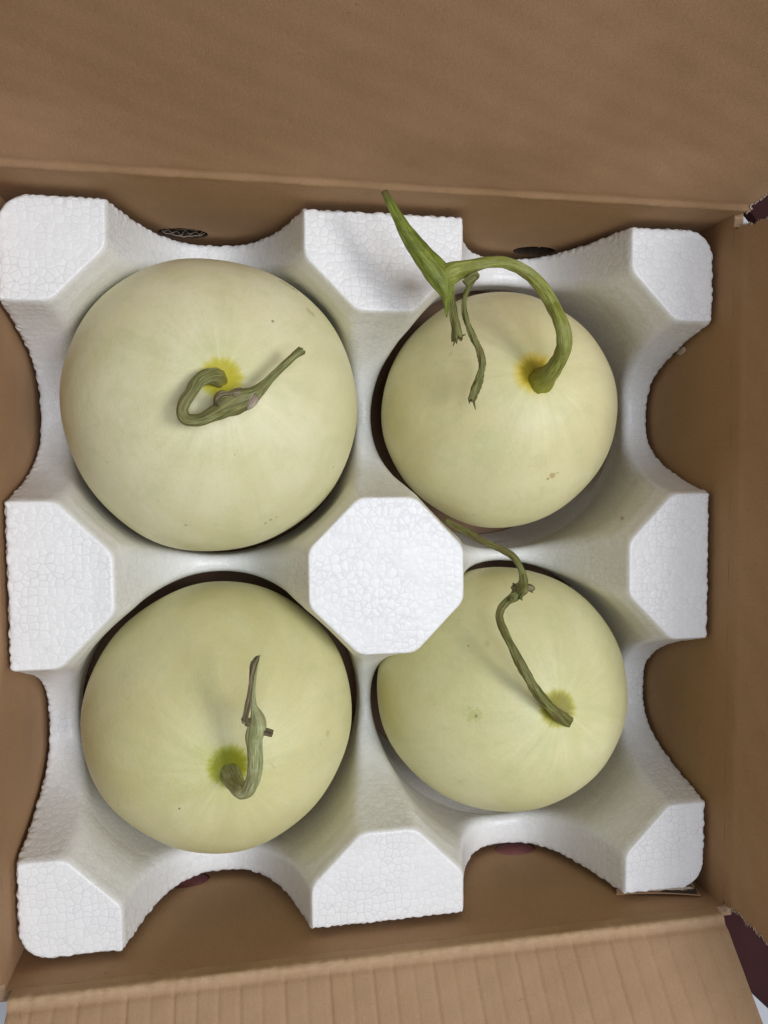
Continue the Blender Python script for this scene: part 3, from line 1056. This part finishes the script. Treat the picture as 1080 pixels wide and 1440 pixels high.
stalk('tendril', st2, [(470, 490, ('z', 3.00), 34), (505, 455, ('z', 3.10), 40), (522, 452, ('z', 3.10), 34), (495, 490, ('z', 2.95), 26), (472, 540, ('z', 2.80), 24), (466, 600, ('z', 2.60), 24), (482, 670, ('z', 2.33), 28), (512, 740, ('z', 2.15), 31), (540, 800, ('z', 2.03), 33),
                       (550, 860, ('z', 1.91), 33), (538, 920, ('z', 1.79), 38), (515, 985, ('z', 1.67), 44), (500, 1025, ('z', 1.61), 34)], o2, k2, b2, S4, seed=11, rib=0.2, ribs=4, twist=1.6, ragged=0.1, flat=0.8)
stalk('dry_fibre', st2, [(508, 1000, ('z', 1.64), 18), (512, 1035, ('z', 1.58), 12), (519, 1066, ('z', 1.55), 4)], o2, k2, b2, SD, seed=31, segs=8, n=3)
stalk('dry_fibre', st2, [(498, 1000, ('z', 1.64), 16), (492, 1030, ('z', 1.58), 8), (490, 1040, ('z', 1.55), 4)], o2, k2, b2, S4, seed=32, segs=8, n=3)

# melon 3: thick hooked stem
b3 = (c3, r3)
o3, k3 = (260, 900), 6.0
st3 = stalk('stem', m3, [(352, 1050, -1.0, 150), (372, 1100, -0.35, 180), (395, 1150, 0.10, 172), (428, 1212, 0.60, 152), (470, 1270, 1.38, 136), (525, 1268, 1.67, 122), (568, 1195, 1.89, 118), (588, 1100, 2.10, 124), (592, 1000, 2.32, 130), (588, 900, 2.54, 136),
                          (588, 810, 2.68, 148), (605, 740, 2.83, 158), (610, 680, 2.90, 140), (600, 620, 2.97, 96), (582, 560, 3.04, 56), (576, 480, 3.19, 40), (580, 400, 3.33, 36), (588, 320, 3.48, 32), (600, 240, 3.62, 28), (612, 180, 3.70, 26)], o3, k3, b3, S3, seed=12, rib=0.05, n=7)
stalk('dry_stalk', st3, [(528, 720, 3.12, 40), (512, 650, 3.26, 42), (530, 560, 3.33, 44), (545, 470, 3.48, 40), (556, 380, 3.62, 40), (566, 290, 3.77, 42), (580, 215, 3.92, 50), (610, 155, 3.99, 34), (626, 135, 4.06, 10)], o3, k3, b3, SD, seed=13, rib=0.22, ribs=4, ragged=0.06, rough=0.15)
stalk('dry_fibre', st3, [(578, 230, 3.94, 22), (565, 200, 4.03, 14), (556, 178, 4.06, 5)], o3, k3, b3, SD, seed=14, segs=8, n=3)
stalk('dry_stalk', st3, [(545, 690, 3.12, 50), (515, 680, 3.19, 48), (490, 668, 3.19, 44), (476, 665, 3.19, 14)], o3, k3, b3, SD, seed=15, rib=0.2, rough=0.3)
stalk('branch_stub', st3, [(635, 762, 2.90, 46), (672, 772, 2.97, 54), (710, 782, 2.97, 58), (738, 788, 2.97, 56)], o3, k3, b3, SD, seed=16, rib=0.12, rough=0.15)

# melon 4: long thin vine
b4 = (c4, r4)
o4, k4 = (600, 710), 4.364
st4 = stalk('stem', m4, [(852, 1325, -0.05, 66), (860, 1324, 0.16, 80), (838, 1310, 0.32, 78), (790, 1275, 0.52, 68), (730, 1215, 0.82, 64), (665, 1130, 1.15, 66), (612, 1040, 1.4, 62), (565, 955, 1.6, 58), (520, 865, 1.75, 52), (478, 780, 1.85, 48), (448, 705, 1.9, 44),
                          (455, 640, 2.0, 48), (495, 592, 2.15, 54), (540, 560, 2.3, 66), (572, 520, 2.5, 78), (592, 475, ('z', 2.35), 56), (588, 420, ('z', 2.3), 46), (562, 360, ('z', 2.2), 44), (520, 308, ('z', 2.0), 42), (440, 264, ('z', 1.6), 40),
                          (345, 222, ('z', 1.1), 44), (255, 172, ('z', 0.6), 46), (185, 135, ('z', 0.2), 42), (120, 95, ('z', -0.2), 34)], o4, k4, b4, S4, seed=18, rib=0.14, ribs=4, twist=0.9, n=7, ragged=0.15)
stalk('node_collar', st4, [(525, 500, 2.55, 22), (550, 508, 2.66, 44), (590, 506, 2.72, 50), (630, 508, 2.66, 40), (655, 525, 2.55, 22)], o4, k4, b4, SD, seed=19, rib=0.3, ribs=5, rough=0.5)
for q, (ax_, ay_, bx_, by_) in enumerate([(540, 545, 510, 555), (545, 500, 528, 478), (575, 560, 585, 588), (630, 515, 652, 540), (520, 575, 518, 606)]):
    stalk('dry_fibre', st4, [(ax_, ay_, 2.45, 30), ((ax_ + bx_) / 2, (ay_ + by_) / 2, 2.5, 20), (bx_, by_, 2.5, 5)], o4, k4, b4, SD if q % 2 else S4, seed=40 + q, segs=8, n=3)
for q, (bx_, by_) in enumerate([(105, 75), (130, 72), (150, 90)]):
    stalk('dry_fibre', st4, [(215 - q * 10, 155 + q * 4, ('z', 0.35), 18), (165, 118 + q * 6, ('z', 0.05), 14), (bx_, by_, ('z', -0.25), 7)], o4, k4, b4, SD if q == 1 else S4, seed=50 + q, segs=8, n=4)


# ------------------------------------------------------------------ crumbs
def crumb(name, p, r, mat, label, cat, seed):
    r_ = np.random.default_rng(seed)
    bm = bmesh.new()
    bmesh.ops.create_icosphere(bm, subdivisions=2, radius=1)
    vs = [np.array(v.co) * (np.array(r) * (1 + r_.uniform(-.25, .25))) for v in bm.verts]
    fs = [[v.index for v in f.verts] for f in bm.faces]
    bm.free()
    o = mesh_obj(name, np.array(vs) + p, fs, mat, None, origin=p)
    o['label'] = label
    o['category'] = cat
    return o


# on the right wall: where the sight line meets the wall plane
d_ = ray(958, 493)
pw = CAM + d_ * ((BX - CAM[0]) / d_[0])
crumb('paper_crumb', pw + np.array([-0.03, 0, 0]), (0.08, 0.20, 0.42), M_torn, 'tiny pale paper crumb stuck on the right inner carton wall', 'crumb', 3)


def drop_on_tray(px, py):
    d = ray(px, py)
    t = 25.0
    while t < 60:
        p = CAM + d * t
        if tray_sdf(np.array([p[0]]), np.array([p[1]]), np.array([p[2]]))[0] < 0.0:
            return p
        t += 0.02
    return CAM + d * 38


pt = drop_on_tray(875, 730)
crumb('dirt_speck', pt + np.array([0, 0, 0.02]), (0.07, 0.15, 0.05), SD, 'tiny dark dirt speck on the foam slope right of the smaller melon', 'speck', 4)
